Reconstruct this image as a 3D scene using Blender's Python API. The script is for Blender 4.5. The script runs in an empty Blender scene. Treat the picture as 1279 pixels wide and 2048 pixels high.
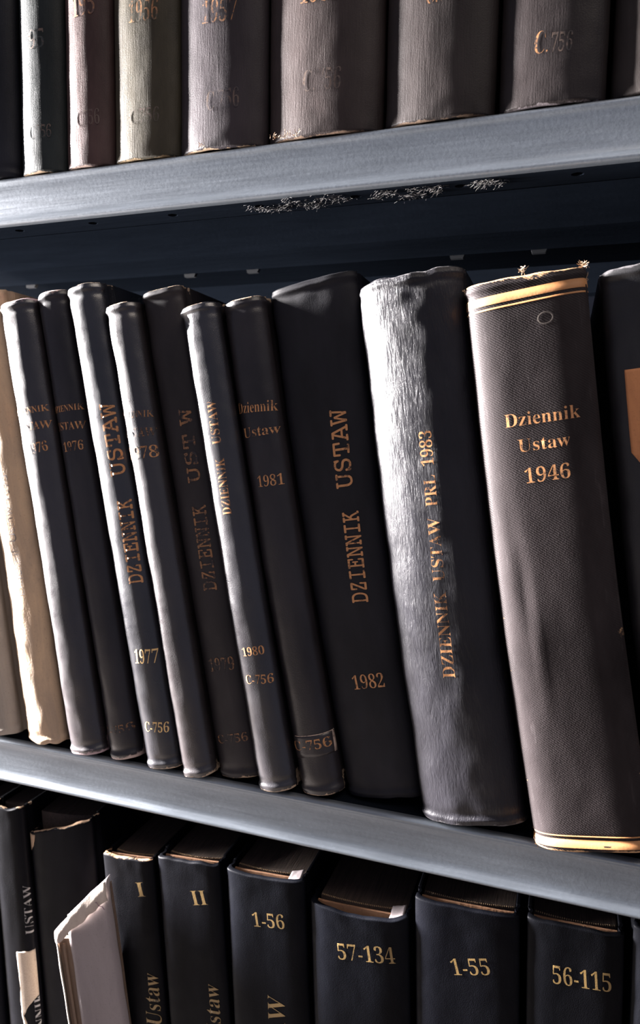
import bpy, bmesh, math, random
from mathutils import Vector, Matrix, noise
import numpy as np

S = bpy.context.scene
COL = S.collection

# ------------------------------------------------------------------ camera
# world: x runs along the shelves, y goes into the shelves, z is up (metres).
# z = 0 is the top of the middle shelf, y = 0 the front face of its lip.
cam = bpy.data.cameras.new('camera')
cam.sensor_fit = 'HORIZONTAL'; cam.sensor_width = 36.0
cam.lens = 1402.1 / 1279 * 36.0
cam.clip_start = 0.01
cam.dof.use_dof = True; cam.dof.focus_distance = 0.385; cam.dof.aperture_fstop = 16
camo = bpy.data.objects.new('camera', cam); COL.objects.link(camo)
_r = Vector((0.94418871, 0.32897653, 0.01679656)); _u = Vector((-0.04904215, 0.08996656, 0.99473659)); _f = _r.cross(_u) * -1
M = Matrix((( _r.x, _u.x, -_f.x, 0.0), (_r.y, _u.y, -_f.y, -0.36845), (_r.z, _u.z, -_f.z, 0.20857), (0, 0, 0, 1)))
camo.matrix_world = M
S.camera = camo

# ------------------------------------------------------------------ world, lights, exposure
w = bpy.data.worlds.new('dim_room'); w.use_nodes = True
bg = w.node_tree.nodes['Background']
bg.inputs['Color'].default_value = (0.72, 0.74, 1.0, 1); bg.inputs['Strength'].default_value = 0.25
S.world = w

def area(name, loc, target, sx, sy, power, col):
    l = bpy.data.lights.new(name, 'AREA'); l.shape = 'RECTANGLE'; l.size = sx; l.size_y = sy
    l.energy = power; l.color = col
    o = bpy.data.objects.new(name, l); COL.objects.link(o)
    o.location = loc
    o.rotation_euler = (Vector(target) - Vector(loc)).to_track_quat('-Z', 'Y').to_euler()
    return o
area('window_daylight', (-2.5, -0.10, 0.50), (-0.1, 0, 0.15), 0.2, 1.2, 2700, (1.0, 0.95, 0.94))
area('ceiling_lamp', (0.9, -0.75, 2.1), (-0.1, 0, 0.1), 1.6, 0.9, 22, (1.0, 0.86, 0.74))

S.view_settings.view_transform = 'Standard'
S.view_settings.look = 'None'
S.view_settings.exposure = 0.0
S.view_settings.gamma = 1.0
S.view_settings.use_curve_mapping = False

# ------------------------------------------------------------------ materials
def nmat(name):
    m = bpy.data.materials.new(name); m.use_nodes = True
    nt = m.node_tree
    return m, nt, nt.nodes['Principled BSDF']

def N(nt, t, **kw):
    n = nt.nodes.new(t)
    for k, v in kw.items():
        if k in n.inputs: n.inputs[k].default_value = v
        else: setattr(n, k, v)
    return n

def coords(nt, scale=(1, 1, 1), rot=(0, 0, 0)):
    tc = N(nt, 'ShaderNodeTexCoord'); mp = N(nt, 'ShaderNodeMapping')
    mp.inputs['Scale'].default_value = scale; mp.inputs['Rotation'].default_value = rot
    nt.links.new(tc.outputs['Object'], mp.inputs['Vector'])
    return mp.outputs['Vector']

def ntex(nt, vec, scale, detail=4, rough=0.55, dist=0.0):
    n = N(nt, 'ShaderNodeTexNoise', Scale=scale, Detail=detail, Roughness=rough, Distortion=dist)
    nt.links.new(vec, n.inputs['Vector']); return n.outputs['Fac']

def ramp(nt, fac, a, b, ca=(0, 0, 0, 1), cb=(1, 1, 1, 1)):
    r = N(nt, 'ShaderNodeValToRGB'); e = r.color_ramp.elements
    e[0].position = a; e[1].position = b; e[0].color = ca; e[1].color = cb
    nt.links.new(fac, r.inputs['Fac']); return r.outputs['Color']

def mix(nt, fac, a, b):
    m = N(nt, 'ShaderNodeMix', data_type='RGBA')
    if isinstance(fac, float): m.inputs[0].default_value = fac
    else: nt.links.new(fac, m.inputs[0])
    for s, v in ((6, a), (7, b)):
        if isinstance(v, tuple): m.inputs[s].default_value = v if len(v) == 4 else v + (1,)
        else: nt.links.new(v, m.inputs[s])
    return m.outputs[2]

def mth(nt, op, a, b=None):
    m = N(nt, 'ShaderNodeMath', operation=op)
    for i, v in enumerate((a, b)):
        if v is None: continue
        if isinstance(v, (int, float)): m.inputs[i].default_value = v
        else: nt.links.new(v, m.inputs[i])
    return m.outputs[0]

def bump(nt, bsdf, h, strength, dist, prev=None):
    b = N(nt, 'ShaderNodeBump', Strength=strength, Distance=dist)
    nt.links.new(h, b.inputs['Height'])
    if prev is not None: nt.links.new(prev, b.inputs['Normal'])
    nt.links.new(b.outputs['Normal'], bsdf.inputs['Normal'])
    return b.outputs['Normal']

def cover_mat(name, col, rough=0.42, kind='cloth', wear=(0.42, 0.30, 0.20), wear_amt=0.5, seed=0.0, spec=0.5, var=0.35, scuff=0.0):
    m, nt, b = nmat(name)
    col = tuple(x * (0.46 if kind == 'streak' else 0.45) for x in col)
    v = coords(nt)
    big = ntex(nt, coords(nt, (1, 1, 0.35)), 38 + seed, 5, 0.6)
    c2 = tuple(min(1, x * (1 + var * 1.4) + 0.004) for x in col); c1 = tuple(x * (1 - var) for x in col)
    base = mix(nt, ramp(nt, big, 0.3, 0.7), c1, c2)
    if scuff > 0:
        sc = ramp(nt, ntex(nt, coords(nt, (1, 1, 0.12)), 260 + seed, 3, 0.7), 0.62, 0.74)
        base = mix(nt, mth(nt, 'MULTIPLY', sc, scuff), base, tuple(min(1, x * 3 + 0.03) for x in col))
    at = N(nt, 'ShaderNodeAttribute', attribute_name='wear')
    wn = ntex(nt, v, 420 + seed * 3, 5, 0.7)
    wn2 = ntex(nt, v, 60 + seed, 3, 0.6)
    wm = mth(nt, 'ADD', at.outputs['Fac'], mth(nt, 'MULTIPLY', mth(nt, 'SUBTRACT', wn, 0.5), 0.9))
    wm = mth(nt, 'ADD', wm, mth(nt, 'MULTIPLY', mth(nt, 'SUBTRACT', wn2, 0.5), 1.6))
    wm = ramp(nt, wm, 1.12 - wear_amt, 1.3 - wear_amt)
    base = mix(nt, wm, base, wear)
    nt.links.new(base, b.inputs['Base Color'])
    rr = mth(nt, 'ADD', mth(nt, 'MULTIPLY', ntex(nt, v, 90 + seed, 3), 0.22), rough - 0.11)
    rr = mth(nt, 'ADD', rr, mth(nt, 'MULTIPLY', wm, 0.3))
    nt.links.new(rr, b.inputs['Roughness'])
    b.inputs['Specular IOR Level'].default_value = spec
    p = None
    if kind == 'cloth':
        p = bump(nt, b, ntex(nt, v, 1700, 2, 0.6), 0.35, 0.00025)
        p = bump(nt, b, ntex(nt, coords(nt, (1, 1, 0.25)), 120 + seed, 3), 0.16, 0.0005, p)
    elif kind == 'weave':
        wv = N(nt, 'ShaderNodeTexWave', Scale=1.0, Distortion=1.2, Detail=2.0); wv.inputs['Detail Scale'].default_value = 2.0
        wv.bands_direction = 'X'
        nt.links.new(coords(nt, (300, 300, 300), (0, math.radians(52), 0)), wv.inputs['Vector'])
        p = bump(nt, b, wv.outputs['Fac'], 0.30, 0.00022)
        p = bump(nt, b, ntex(nt, v, 1300, 2, 0.6), 0.3, 0.0003, p)
        p = bump(nt, b, ntex(nt, coords(nt, (1, 1, 0.35)), 70, 3), 0.12, 0.0008, p)
    elif kind == 'leather':
        n1 = ntex(nt, coords(nt, (1, 1, 0.16), (0, math.radians(-28), 0)), 900, 5, 0.7, 1.2)
        n2 = ntex(nt, coords(nt, (1, 1, 0.3), (0, math.radians(-38), 0)), 190, 4, 0.6, 2.2)
        p = bump(nt, b, n1, 0.40, 0.0007)
        p = bump(nt, b, n2, 0.22, 0.0012, p)
    elif kind == 'streak':
        p = bump(nt, b, ntex(nt, coords(nt, (1, 1, 0.07)), 1100, 4, 0.7), 0.35, 0.0004)
        p = bump(nt, b, ntex(nt, coords(nt, (1, 1, 0.2)), 120 + seed, 4, 0.6, 1.0), 0.12, 0.0008, p)
        p = bump(nt, b, ntex(nt, v, 1500, 2), 0.25, 0.0003, p)
    return m

def kraft_mat(name, col, dark):
    m, nt, b = nmat(name)
    n = ntex(nt, coords(nt, (1, 1, 0.3)), 60, 6, 0.65, 0.6)
    base = mix(nt, ramp(nt, n, 0.35, 0.72), col, dark)
    n2 = ntex(nt, coords(nt), 900, 3)
    base = mix(nt, mth(nt, 'MULTIPLY', ramp(nt, n2, 0.6, 0.75), 0.35), base, tuple(x * 0.45 for x in dark))
    nt.links.new(base, b.inputs['Base Color']); b.inputs['Roughness'].default_value = 0.75
    p = bump(nt, b, ntex(nt, coords(nt, (1, 1, 0.25)), 110, 4, 0.6, 1.0), 0.35, 0.0010)
    bump(nt, b, n2, 0.3, 0.0003, p)
    return m

def foil_mat(name, col, fade, back, metal=0.0, rough=0.4):
    """stamped lettering; fade = share rubbed away, showing the cover"""
    m, nt, b = nmat(name)
    n = ntex(nt, coords(nt), 700, 4, 0.7); n2 = ntex(nt, coords(nt), 130, 2, 0.5)
    s = mth(nt, 'ADD', mth(nt, 'MULTIPLY', n, 0.6), mth(nt, 'MULTIPLY', n2, 0.5))
    base = mix(nt, ramp(nt, s, fade, fade + 0.12), back, col)
    nt.links.new(base, b.inputs['Base Color'])
    b.inputs['Roughness'].default_value = rough; b.inputs['Metallic'].default_value = metal
    bump(nt, b, n, 0.3, 0.0002)
    return m

def paper_mat(name, col, dark, rough=0.8, lines=True):
    m, nt, b = nmat(name)
    n = ntex(nt, coords(nt, (1, 0.04, 1)), 1500, 3, 0.6)
    n2 = ntex(nt, coords(nt), 60, 4)
    base = mix(nt, ramp(nt, n, 0.35, 0.65), dark, col)
    base = mix(nt, mth(nt, 'MULTIPLY', ramp(nt, n2, 0.45, 0.75), 0.5), base, dark)
    nt.links.new(base, b.inputs['Base Color']); b.inputs['Roughness'].default_value = rough
    bump(nt, b, n, 0.5 if lines else 0.15, 0.0004)
    return m

def metal_mat(name, col, rough, metallic):
    m, nt, b = nmat(name)
    st = ntex(nt, coords(nt, (0.03, 1, 1)), 900, 4, 0.65)
    st2 = ntex(nt, coords(nt, (0.10, 1, 1)), 260, 4, 0.6)
    bl = ntex(nt, coords(nt, (0.7, 1, 1)), 520, 3, 0.6)
    base = mix(nt, ramp(nt, st2, 0.3, 0.7), tuple(x * 0.78 for x in col), col)
    base = mix(nt, mth(nt, 'MULTIPLY', ramp(nt, bl, 0.60, 0.78), 0.30), base, tuple(min(1, x * 1.5) for x in col))
    nt.links.new(base, b.inputs['Base Color'])
    b.inputs['Metallic'].default_value = metallic; b.inputs['Specular IOR Level'].default_value = 0.5 if metallic > 0 else 0.0
    nt.links.new(mth(nt, 'ADD', mth(nt, 'MULTIPLY', st, 0.25), rough - 0.12), b.inputs['Roughness'])
    p = bump(nt, b, st, 0.22, 0.0003)
    bump(nt, b, bl, 0.15, 0.0003, p)
    return m

MAT = dict(
    lip=metal_mat('galvanised_grey_steel', (0.18, 0.205, 0.235), 0.36, 0.6),
    under=metal_mat('shaded_shelf_steel', (0.006, 0.008, 0.012), 0.85, 0.0),  # shelf steel darkened: shade beneath the shelves is put into its colour
    wall=metal_mat('dark_painted_panel', (0.008, 0.009, 0.013), 0.8, 0.0),
    pages=paper_mat('page_block_paper', (0.22, 0.15, 0.11), (0.10, 0.065, 0.045)),
    pages_dusty=paper_mat('dusty_page_tops', (0.10, 0.068, 0.052), (0.05, 0.034, 0.027)),
    lining=kraft_mat('brown_spine_lining', (0.42, 0.22, 0.12), (0.25, 0.13, 0.07)),
    kraft=kraft_mat('kraft_wrapping_paper', (0.58, 0.40, 0.25), (0.34, 0.25, 0.18)),
    cream=kraft_mat('cream_torn_paper', (0.50, 0.43, 0.37), (0.36, 0.29, 0.26)),
    kraft_grey=kraft_mat('greyed_kraft_paper', (0.42, 0.36, 0.30), (0.30, 0.26, 0.22)),
    booklet=kraft_mat('grey_paper_cover', (0.26, 0.225, 0.23), (0.21, 0.18, 0.185)),
    booklet_in=kraft_mat('brown_cover_inside', (0.22, 0.14, 0.09), (0.13, 0.085, 0.06)),
    orange=kraft_mat('orange_brown_label', (0.55, 0.23, 0.09), (0.42, 0.17, 0.07)),
    thread=kraft_mat('headband_thread', (0.45, 0.30, 0.16), (0.2, 0.12, 0.07)),
    band=foil_mat('gold_band_foil', (0.33, 0.145, 0.048), 0.30, (0.22, 0.10, 0.04), 0.0, 0.65),
    clear=None,
    ink=foil_mat('faded_pen_ink', (0.13, 0.11, 0.11), 0.46, (0.42, 0.33, 0.25), 0.0, 0.8),
    dust=None, hole=None)
m, nt, b = nmat('grey_dust'); b.inputs['Base Color'].default_value = (0.16, 0.155, 0.15, 1); b.inputs['Roughness'].default_value = 0.9; MAT['dust'] = m
m, nt, b = nmat('dull_tab_steel'); b.inputs['Base Color'].default_value = (0.02, 0.022, 0.026, 1); b.inputs['Roughness'].default_value = 0.5; MAT['tab'] = m
m, nt, b = nmat('clear_tape')
b.inputs['Base Color'].default_value = (0.035, 0.03, 0.032, 1); b.inputs['Roughness'].default_value = 0.22; MAT['clear'] = m

# ------------------------------------------------------------------ object helpers
def link(name, me, mat=None, parent=None, smooth=True):
    o = bpy.data.objects.new(name, me); COL.objects.link(o)
    if mat: me.materials.append(mat)
    if parent: o.parent = parent
    if smooth:
        for p in me.polygons: p.use_smooth = True
    return o

def bm_obj(name, bm, mat, parent=None, smooth=False):
    me = bpy.data.meshes.new(name); bmesh.ops.recalc_face_normals(bm, faces=bm.faces)
    bm.to_mesh(me); bm.free()
    return link(name, me, mat, parent, smooth)

def thing(name, label, cat, loc, rot=(0, 0, 0), group=None):
    o = bpy.data.objects.new(name, None); COL.objects.link(o)
    o.location = loc; o.rotation_euler = rot; o.empty_display_size = 0.02
    o['label'] = label; o['category'] = cat
    if group: o['group'] = group
    return o

def grid_mesh(name, P, mat, parent, wear=None, closed_v=False, smooth=True):
    """P: array (nv, nu, 3) -> quads; closed_v joins the last column to the first"""
    nv, nu = len(P), len(P[0])
    verts = [tuple(p) for row in P for p in row]
    faces = []
    for j in range(nv - 1):
        for i in range(nu - 1 + (1 if closed_v else 0)):
            i2 = (i + 1) % nu
            faces.append((j * nu + i, j * nu + i2, (j + 1) * nu + i2, (j + 1) * nu + i))
    me = bpy.data.meshes.new(name); me.from_pydata(verts, [], faces); me.update()
    if wear is not None:
        a = me.attributes.new('wear', 'FLOAT', 'POINT')
        a.data.foreach_set('value', [float(x) for row in wear for x in row])
    return link(name, me, mat, parent, smooth)

# ------------------------------------------------------------------ the setting and the shelves
PITCH = 0.37; LIP = 0.0295; XL, XR = -1.15, 0.62; YB = 0.315
bm = bmesh.new()
bmesh.ops.create_cube(bm, size=1, matrix=Matrix.Translation((-0.6, YB + 0.011, 0.2)) @ Matrix.Diagonal((5.4, 0.02, 2.2, 1)))
wl = bm_obj('wall_back', bm, MAT['wall']); wl['kind'] = 'structure'
m, nt, b = nmat('brown_floor_covering'); b.inputs['Roughness'].default_value = 0.8
nt.links.new(mix(nt, ramp(nt, ntex(nt, coords(nt), 6, 5), 0.3, 0.7), (0.022, 0.017, 0.014), (0.035, 0.027, 0.022)), b.inputs['Base Color'])
bm = bmesh.new(); bmesh.ops.create_cube(bm, size=1, matrix=Matrix.Translation((-0.6, -1.4, -0.92)) @ Matrix.Diagonal((5.4, 4.0, 0.05, 1)))
fl = bm_obj('floor', bm, m); fl['kind'] = 'structure'

def lip_profile():
    pr = [(0.0040, 0.0), (0.0024, -0.0001), (0.0010, -0.0007), (0.0001, -0.0018), (0.0002, -0.0028), (0.0011, -0.0038), (0.0016, -0.0052),
          (0.0018, -0.0080), (0.0018, -0.0120), (0.0016, -0.0170), (0.0013, -0.0215), (0.0009, -0.0238), (0.0004, -0.0247), (-0.0016, -0.0268), (-0.0020, -0.0278), (-0.0015, -0.0288), (0.0000, -0.0294), (0.0022, -0.0295)]
    return pr

def strip(name, prof, x0, x1, nx, th, mat, parent):
    """sheet-metal profile (y, z) swept along x, folded into a closed thin section"""
    n = len(prof); inner = []
    for i, (y, z) in enumerate(prof):
        a = Vector(prof[max(0, i - 1)]); c = Vector(prof[min(n - 1, i + 1)]); t = (c - a).normalized()
        nn = Vector((-t.y, t.x))
        inner.append((y + nn.x * th, z + nn.y * th))
    loop = list(prof) + inner[::-1]
    P = []
    for k in range(nx + 1):
        x = x0 + (x1 - x0) * k / nx
        P.append([(x, y, z) for y, z in loop])
    o = grid_mesh(name, P, mat, parent, closed_v=True)
    me = o.data
    bm = bmesh.new(); bm.from_mesh(me)
    bmesh.ops.holes_fill(bm, edges=[e for e in bm.edges if e.is_boundary], sides=0)
    bmesh.ops.recalc_face_normals(bm, faces=bm.faces)
    bm.to_mesh(me); bm.free()
    for p in me.polygons: p.use_smooth = len(p.vertices) == 4
    try: me.set_sharp_from_angle(angle=math.radians(50))
    except Exception: pass
    return o

def box(bm, x0, x1, y0, y1, z0, z1):
    bmesh.ops.create_cube(bm, size=1, matrix=Matrix.Translation(((x0 + x1) / 2, (y0 + y1) / 2, (z0 + z1) / 2)) @ Matrix.Diagonal((x1 - x0, y1 - y0, z1 - z0, 1)))

def holed_flange(parent, holes, y0, y1, z, th, hy, r):
    """return flange under the lip with round punched holes"""
    bm = bmesh.new(); cur = XL
    def quad(a, b):
        bm.faces.new([bm.verts.new(p) for p in ((a, y0, z), (b, y0, z), (b, y1, z), (a, y1, z))])
    for hx in sorted(holes):
        a, b = hx - 0.010, hx + 0.010
        quad(cur, a); cur = b
        cs = [(a, y0), (b, y0), (b, y1), (a, y1)]; outer = []; ring = []
        for k in range(4):
            for j in range(4):
                t = j / 4; p = cs[k]; q = cs[(k + 1) % 4]
                x, y = p[0] + (q[0] - p[0]) * t, p[1] + (q[1] - p[1]) * t
                outer.append(bm.verts.new((x, y, z)))
                an = math.atan2(y - hy, x - hx)
                ring.append(bm.verts.new((hx + r * 1.3 * math.cos(an), hy + r * math.sin(an), z)))
        for k in range(16):
            bm.faces.new((outer[k], outer[(k + 1) % 16], ring[(k + 1) % 16], ring[k]))
    quad(cur, XR)
    ex = bmesh.ops.extrude_face_region(bm, geom=bm.faces[:])
    bmesh.ops.translate(bm, verts=[v for v in ex['geom'] if isinstance(v, bmesh.types.BMVert)], vec=(0, 0, th))
    return bm_obj('return_flange', bm, MAT['under'], parent)

HOLES = [-0.001 - 0.0565 * k for k in range(-6, 18)]
TABS = [-0.023, -0.077, -0.231, -0.285, -0.439, -0.493, 0.131, 0.185]
def shelf(z, label):
    t = thing('metal_shelf', label, 'shelf', (0, 0, z), group='steel shelves holding the volumes')
    strip('front_lip', lip_profile(), XL, XR, 60, 0.0012, MAT['lip'], t)
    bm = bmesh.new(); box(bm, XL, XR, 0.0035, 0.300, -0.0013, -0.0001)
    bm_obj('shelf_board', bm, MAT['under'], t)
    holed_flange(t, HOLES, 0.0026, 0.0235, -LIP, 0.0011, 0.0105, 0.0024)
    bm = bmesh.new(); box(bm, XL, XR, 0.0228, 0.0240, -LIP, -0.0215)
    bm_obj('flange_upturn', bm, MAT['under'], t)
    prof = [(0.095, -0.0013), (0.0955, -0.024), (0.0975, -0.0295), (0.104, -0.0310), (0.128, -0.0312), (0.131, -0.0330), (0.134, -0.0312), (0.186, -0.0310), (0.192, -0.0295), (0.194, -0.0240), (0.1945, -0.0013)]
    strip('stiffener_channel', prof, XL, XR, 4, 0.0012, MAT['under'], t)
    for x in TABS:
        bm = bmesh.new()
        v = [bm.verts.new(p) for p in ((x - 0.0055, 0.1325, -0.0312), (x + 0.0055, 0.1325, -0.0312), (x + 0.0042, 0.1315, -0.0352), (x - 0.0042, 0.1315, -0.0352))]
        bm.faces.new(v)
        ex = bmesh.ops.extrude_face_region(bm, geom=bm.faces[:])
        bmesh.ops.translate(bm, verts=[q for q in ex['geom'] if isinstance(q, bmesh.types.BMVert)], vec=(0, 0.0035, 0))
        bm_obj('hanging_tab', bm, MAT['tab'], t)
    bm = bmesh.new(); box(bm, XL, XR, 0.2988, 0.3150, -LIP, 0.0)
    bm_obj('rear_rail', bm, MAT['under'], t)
    return t
shelf(PITCH, 'upper grey steel shelf with dust fluff and holes under its lip')
shelf(0.0, 'middle grey steel shelf under the leaning row of dark volumes')
shelf(-PITCH, 'lowest steel shelf carrying the bottom row of thick volumes')

# ------------------------------------------------------------------ lettering
def glyphs(s, font):
    U, L, D = {'r': (0x1d400, 0x1d41a, 0x1d7ce), 'm': (0x1d670, 0x1d68a, 0x1d7f6), 'w': (65, 97, 48)}[font]
    o = ''
    for c in s:
        if 'A' <= c <= 'Z': o += chr(U + ord(c) - 65)
        elif 'a' <= c <= 'z': o += chr(L + ord(c) - 97)
        elif c.isdigit(): o += chr(D + ord(c) - 48)
        else: o += c
    return o

_dg = None
def flat_text(s, font):
    """flat mesh of the words, as vertex / face lists, baseline on y = 0, cap height 1"""
    c = bpy.data.curves.new('words', 'FONT'); c.body = glyphs(s, font); c.resolution_u = 5
    c.offset = {'r': -0.010, 'm': 0.005, 'w': -0.008}[font]
    o = bpy.data.objects.new('words', c); COL.objects.link(o)
    bpy.context.view_layer.update()
    dg = bpy.context.evaluated_depsgraph_get()
    me = bpy.data.meshes.new_from_object(o.evaluated_get(dg))
    bpy.data.objects.remove(o); bpy.data.curves.remove(c)
    return me

def place_text(s, font, u0, v0, u1, v1, h, mat, parent, surf, name='lettering'):
    me = flat_text(s, font)
    xs = [v.co.x for v in me.vertices]; a, b = min(xs), max(xs)
    cap = 0.69 if font != 'm' else 0.66
    W = math.hypot(u1 - u0, v1 - v0); dx, dy = (u1 - u0) / W, (v1 - v0) / W
    bm = bmesh.new(); bm.from_mesh(me)
    bmesh.ops.remove_doubles(bm, verts=bm.verts, dist=1e-5)
    for v in bm.verts:
        p = (v.co.x - a) / (b - a) * W; q = v.co.y / cap * h
        v.co = Vector((u0 + p * dx - q * dy, v0 + p * dy + q * dx, 0))
    us = [v.co.x for v in bm.verts]; k = min(us)
    while k < max(us):
        bmesh.ops.bisect_plane(bm, geom=bm.verts[:] + bm.edges[:] + bm.faces[:], plane_co=(k, 0, 0), plane_no=(1, 0, 0))
        k += 0.0012
    for v in bm.verts: v.co = surf(v.co.x, v.co.y, 0.00022)
    bpy.data.meshes.remove(me)
    bm.normal_update()
    me = bpy.data.meshes.new(name)
    flip = [f for f in bm.faces if f.normal.y > 0]
    if flip: bmesh.ops.reverse_faces(bm, faces=flip)
    bm.to_mesh(me); bm.free()
    return link(name, me, mat, parent, False)

# ------------------------------------------------------------------ books
GOLD = (0.52, 0.245, 0.10); YEL = (0.80, 0.52, 0.22); OCH = (0.24, 0.155, 0.055); SIL = (0.24, 0.24, 0.25)
def fbm(x, y, z, s): return noise.noise(Vector((x * s, y * s, z * s)))

class Book:
    def __init__(self, key, label, cover, name='bound_volume', bow=0.0, rag=0.0004, head=0.0004, foot=0.0006, group=None,
                 depth=0.215, pages='pages_dusty', dip=0.0, yaw=0.0, taper=0.0, slant=0.0, ridge=True, scuffed=0.0, dents=(), wearw=0.010, spine_only=False, board_mat=None, turn=0.0012):
        self.x0, self.y0, self.z0, self.w, self.L, self.lean, self.s, self.p = BK[key]
        self.bow, self.rag, self.seed = bow, rag, sum(map(ord, key)) * 1.37
        self.head, self.foot, self.dip, self.turn, self.taper, self.slant = head, foot, dip, turn, taper, slant
        self.cover = cover; self.dents = dents; self.ridge = ridge; self.scuffed = scuffed
        self.root = thing(name, label, 'book', (self.x0, self.y0, self.z0 + 0.0002), (0, math.radians(-self.lean), math.radians(yaw)), group)
        self.spine(wearw)
        self.boards(depth, board_mat or cover, wearw)
        self.block(depth, pages)

    def shift(self, v): return -self.bow * math.sin(math.pi * min(1, max(0, v / self.L)))

    def wide(self, v): return 1 + self.taper * min(1, max(0, v / self.L))

    def ysp(self, u):
        t = min(1.0, abs(2 * u / self.w - 1))
        return -self.s * max(0.0, 1 - t ** self.p) ** 0.56

    def surf(self, u, v, off=0.0):
        """a point on the outside of the spine, off metres proud of it"""
        uu = min(self.w, max(0, u)); y = self.ysp(uu)
        e = 0.0004; y2 = self.ysp(min(self.w, uu + e)); y1 = self.ysp(max(0, uu - e))
        nx, ny = (y2 - y1), -(min(self.w, uu + e) - max(0, uu - e))
        l = math.hypot(nx, ny); nx, ny = nx / l, ny / l
        n = self.rag * (fbm(u, self.seed, v, 30) + 0.6 * fbm(u * 1.5, self.seed + 7, v, 90))
        edge = min(v, self.L - v)
        n += self.rag * 1.6 * fbm(u, self.seed + 3, v, 120) * math.exp(-max(0, edge) / 0.012)
        # cloth turned in over the ends
        if edge < self.turn: n -= self.turn * (1 - math.sqrt(max(0, 1 - (1 - max(0, edge) / self.turn) ** 2)))
        if self.ridge: n += 0.0005 * math.exp(-((edge - 0.0032) / 0.0012) ** 2) - 0.0004 * math.exp(-((edge - 0.0065) / 0.0018) ** 2)
        for du, dv, r1, r2, dd in self.dents: n -= dd * math.exp(-((uu - du) / r1) ** 2 - ((v - dv) / r2) ** 2)
        o = off + n
        return Vector(((uu + nx * o) * self.wide(v) + self.shift(v), y + ny * o, v))

    def spine(self, wearw):
        w, L = self.w, self.L
        nu = 30; nv = 110
        us = [w * (1 - math.cos(math.pi * i / nu)) / 2 for i in range(nu + 1)]
        vs = []
        for j in range(nv + 1):
            t = j / nv; t = t - 0.13 * math.sin(2 * math.pi * t)
            vs.append(t)
        zf = [0.0, 0.15, 0.45, 0.8, 1.2]
        outer = []; inner = []; wear = []
        for j, t in enumerate(vs):
            ro = []; ri = []; wr = []
            def pt(u, y_extra=None, x_extra=0.0, th=0.0):
                a = self.foot * (0.5 + 1.4 * fbm(u, self.seed, 0.3, 110)); c = self.head * (0.5 + 1.4 * fbm(u, self.seed, 0.9, 110))
                d = self.dip * (1 - (2 * u / w - 1) ** 2)
                lo = max(0.0, a); hi = L - max(0.0, c) - d - self.slant * u / w
                v = lo + (hi - lo) * t
                # distance to the ends drives the turn-in
                e = min(t, 1 - t) * L
                vv = (e if t < 0.5 else L - e)
                p = self.surf(u, vv, -th); p.z = v
                if y_extra is not None: p.y = y_extra; p.x = u * self.wide(v) + self.shift(v) + x_extra
                return p
            for yy, xx in ((0.0085, 0.0), (0.0068, 0.0004), (0.0052, 0.0013), (0.0036, 0.0009), (0.0018, 0.0002)):
                ro.append(pt(0, yy, xx)); wr.append(0.55)
            for u in us: ro.append(pt(u)); wr.append(self.scuffed * math.exp(-min(u, w - u) / 0.0035) * (1.0 if t < 0.45 else 0.4))
            for yy, xx in ((0.0018, 0.0002), (0.0036, 0.0009), (0.0052, 0.0013), (0.0068, 0.0004), (0.0085, 0.0)):
                ro.append(pt(w, yy, -xx)); wr.append(0.55)
            k = len(ro)
            for i in range(k):
                # inner skin: pull towards the book's middle line
                p = ro[i]; cx = w / 2 * self.wide(p.z) + self.shift(p.z)
                du = p.x - cx; f = max(0, 1 - 0.0016 / max(1e-5, w / 2))
                ri.append(Vector((cx + du * f, p.y + (0.0016 if 4 < i < k - 5 else 0.0), p.z)))
            outer.append(ro); inner.append(ri)
            e = min(t, 1 - t) * L
            wear.append([max(q, 1.0 * math.exp(-e / (wearw * 0.35))) if q < .5 else 0.45 + 0.5 * math.exp(-e / wearw) for q in wr])
        K = len(outer[0]); R = len(outer)
        verts = [tuple(p) for r_ in outer for p in r_] + [tuple(p) for r_ in inner for p in r_]
        O = lambda j, i: j * K + i
        I = lambda j, i: R * K + j * K + i
        F = []
        for j in range(R - 1):
            for i in range(K - 1):
                F.append((O(j, i), O(j, i + 1), O(j + 1, i + 1), O(j + 1, i)))
                F.append((I(j, i + 1), I(j, i), I(j + 1, i), I(j + 1, i + 1)))
            F.append((I(j, 0), O(j, 0), O(j + 1, 0), I(j + 1, 0)))
            F.append((O(j, K - 1), I(j, K - 1), I(j + 1, K - 1), O(j + 1, K - 1)))
        for i in range(K - 1):
            F.append((I(0, i), I(0, i + 1), O(0, i + 1), O(0, i)))
            F.append((O(R - 1, i), O(R - 1, i + 1), I(R - 1, i + 1), I(R - 1, i)))
        me = bpy.data.meshes.new('spine'); me.from_pydata(verts, [], F); me.update()
        a = me.attributes.new('wear', 'FLOAT', 'POINT')
        flat = [float(x) for r_ in wear for x in r_]
        a.data.foreach_set('value', flat + flat)
        self.spine_obj = link('spine', me, self.cover, self.root, True)
        try: me.set_sharp_from_angle(angle=math.radians(70))
        except Exception: pass

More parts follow.
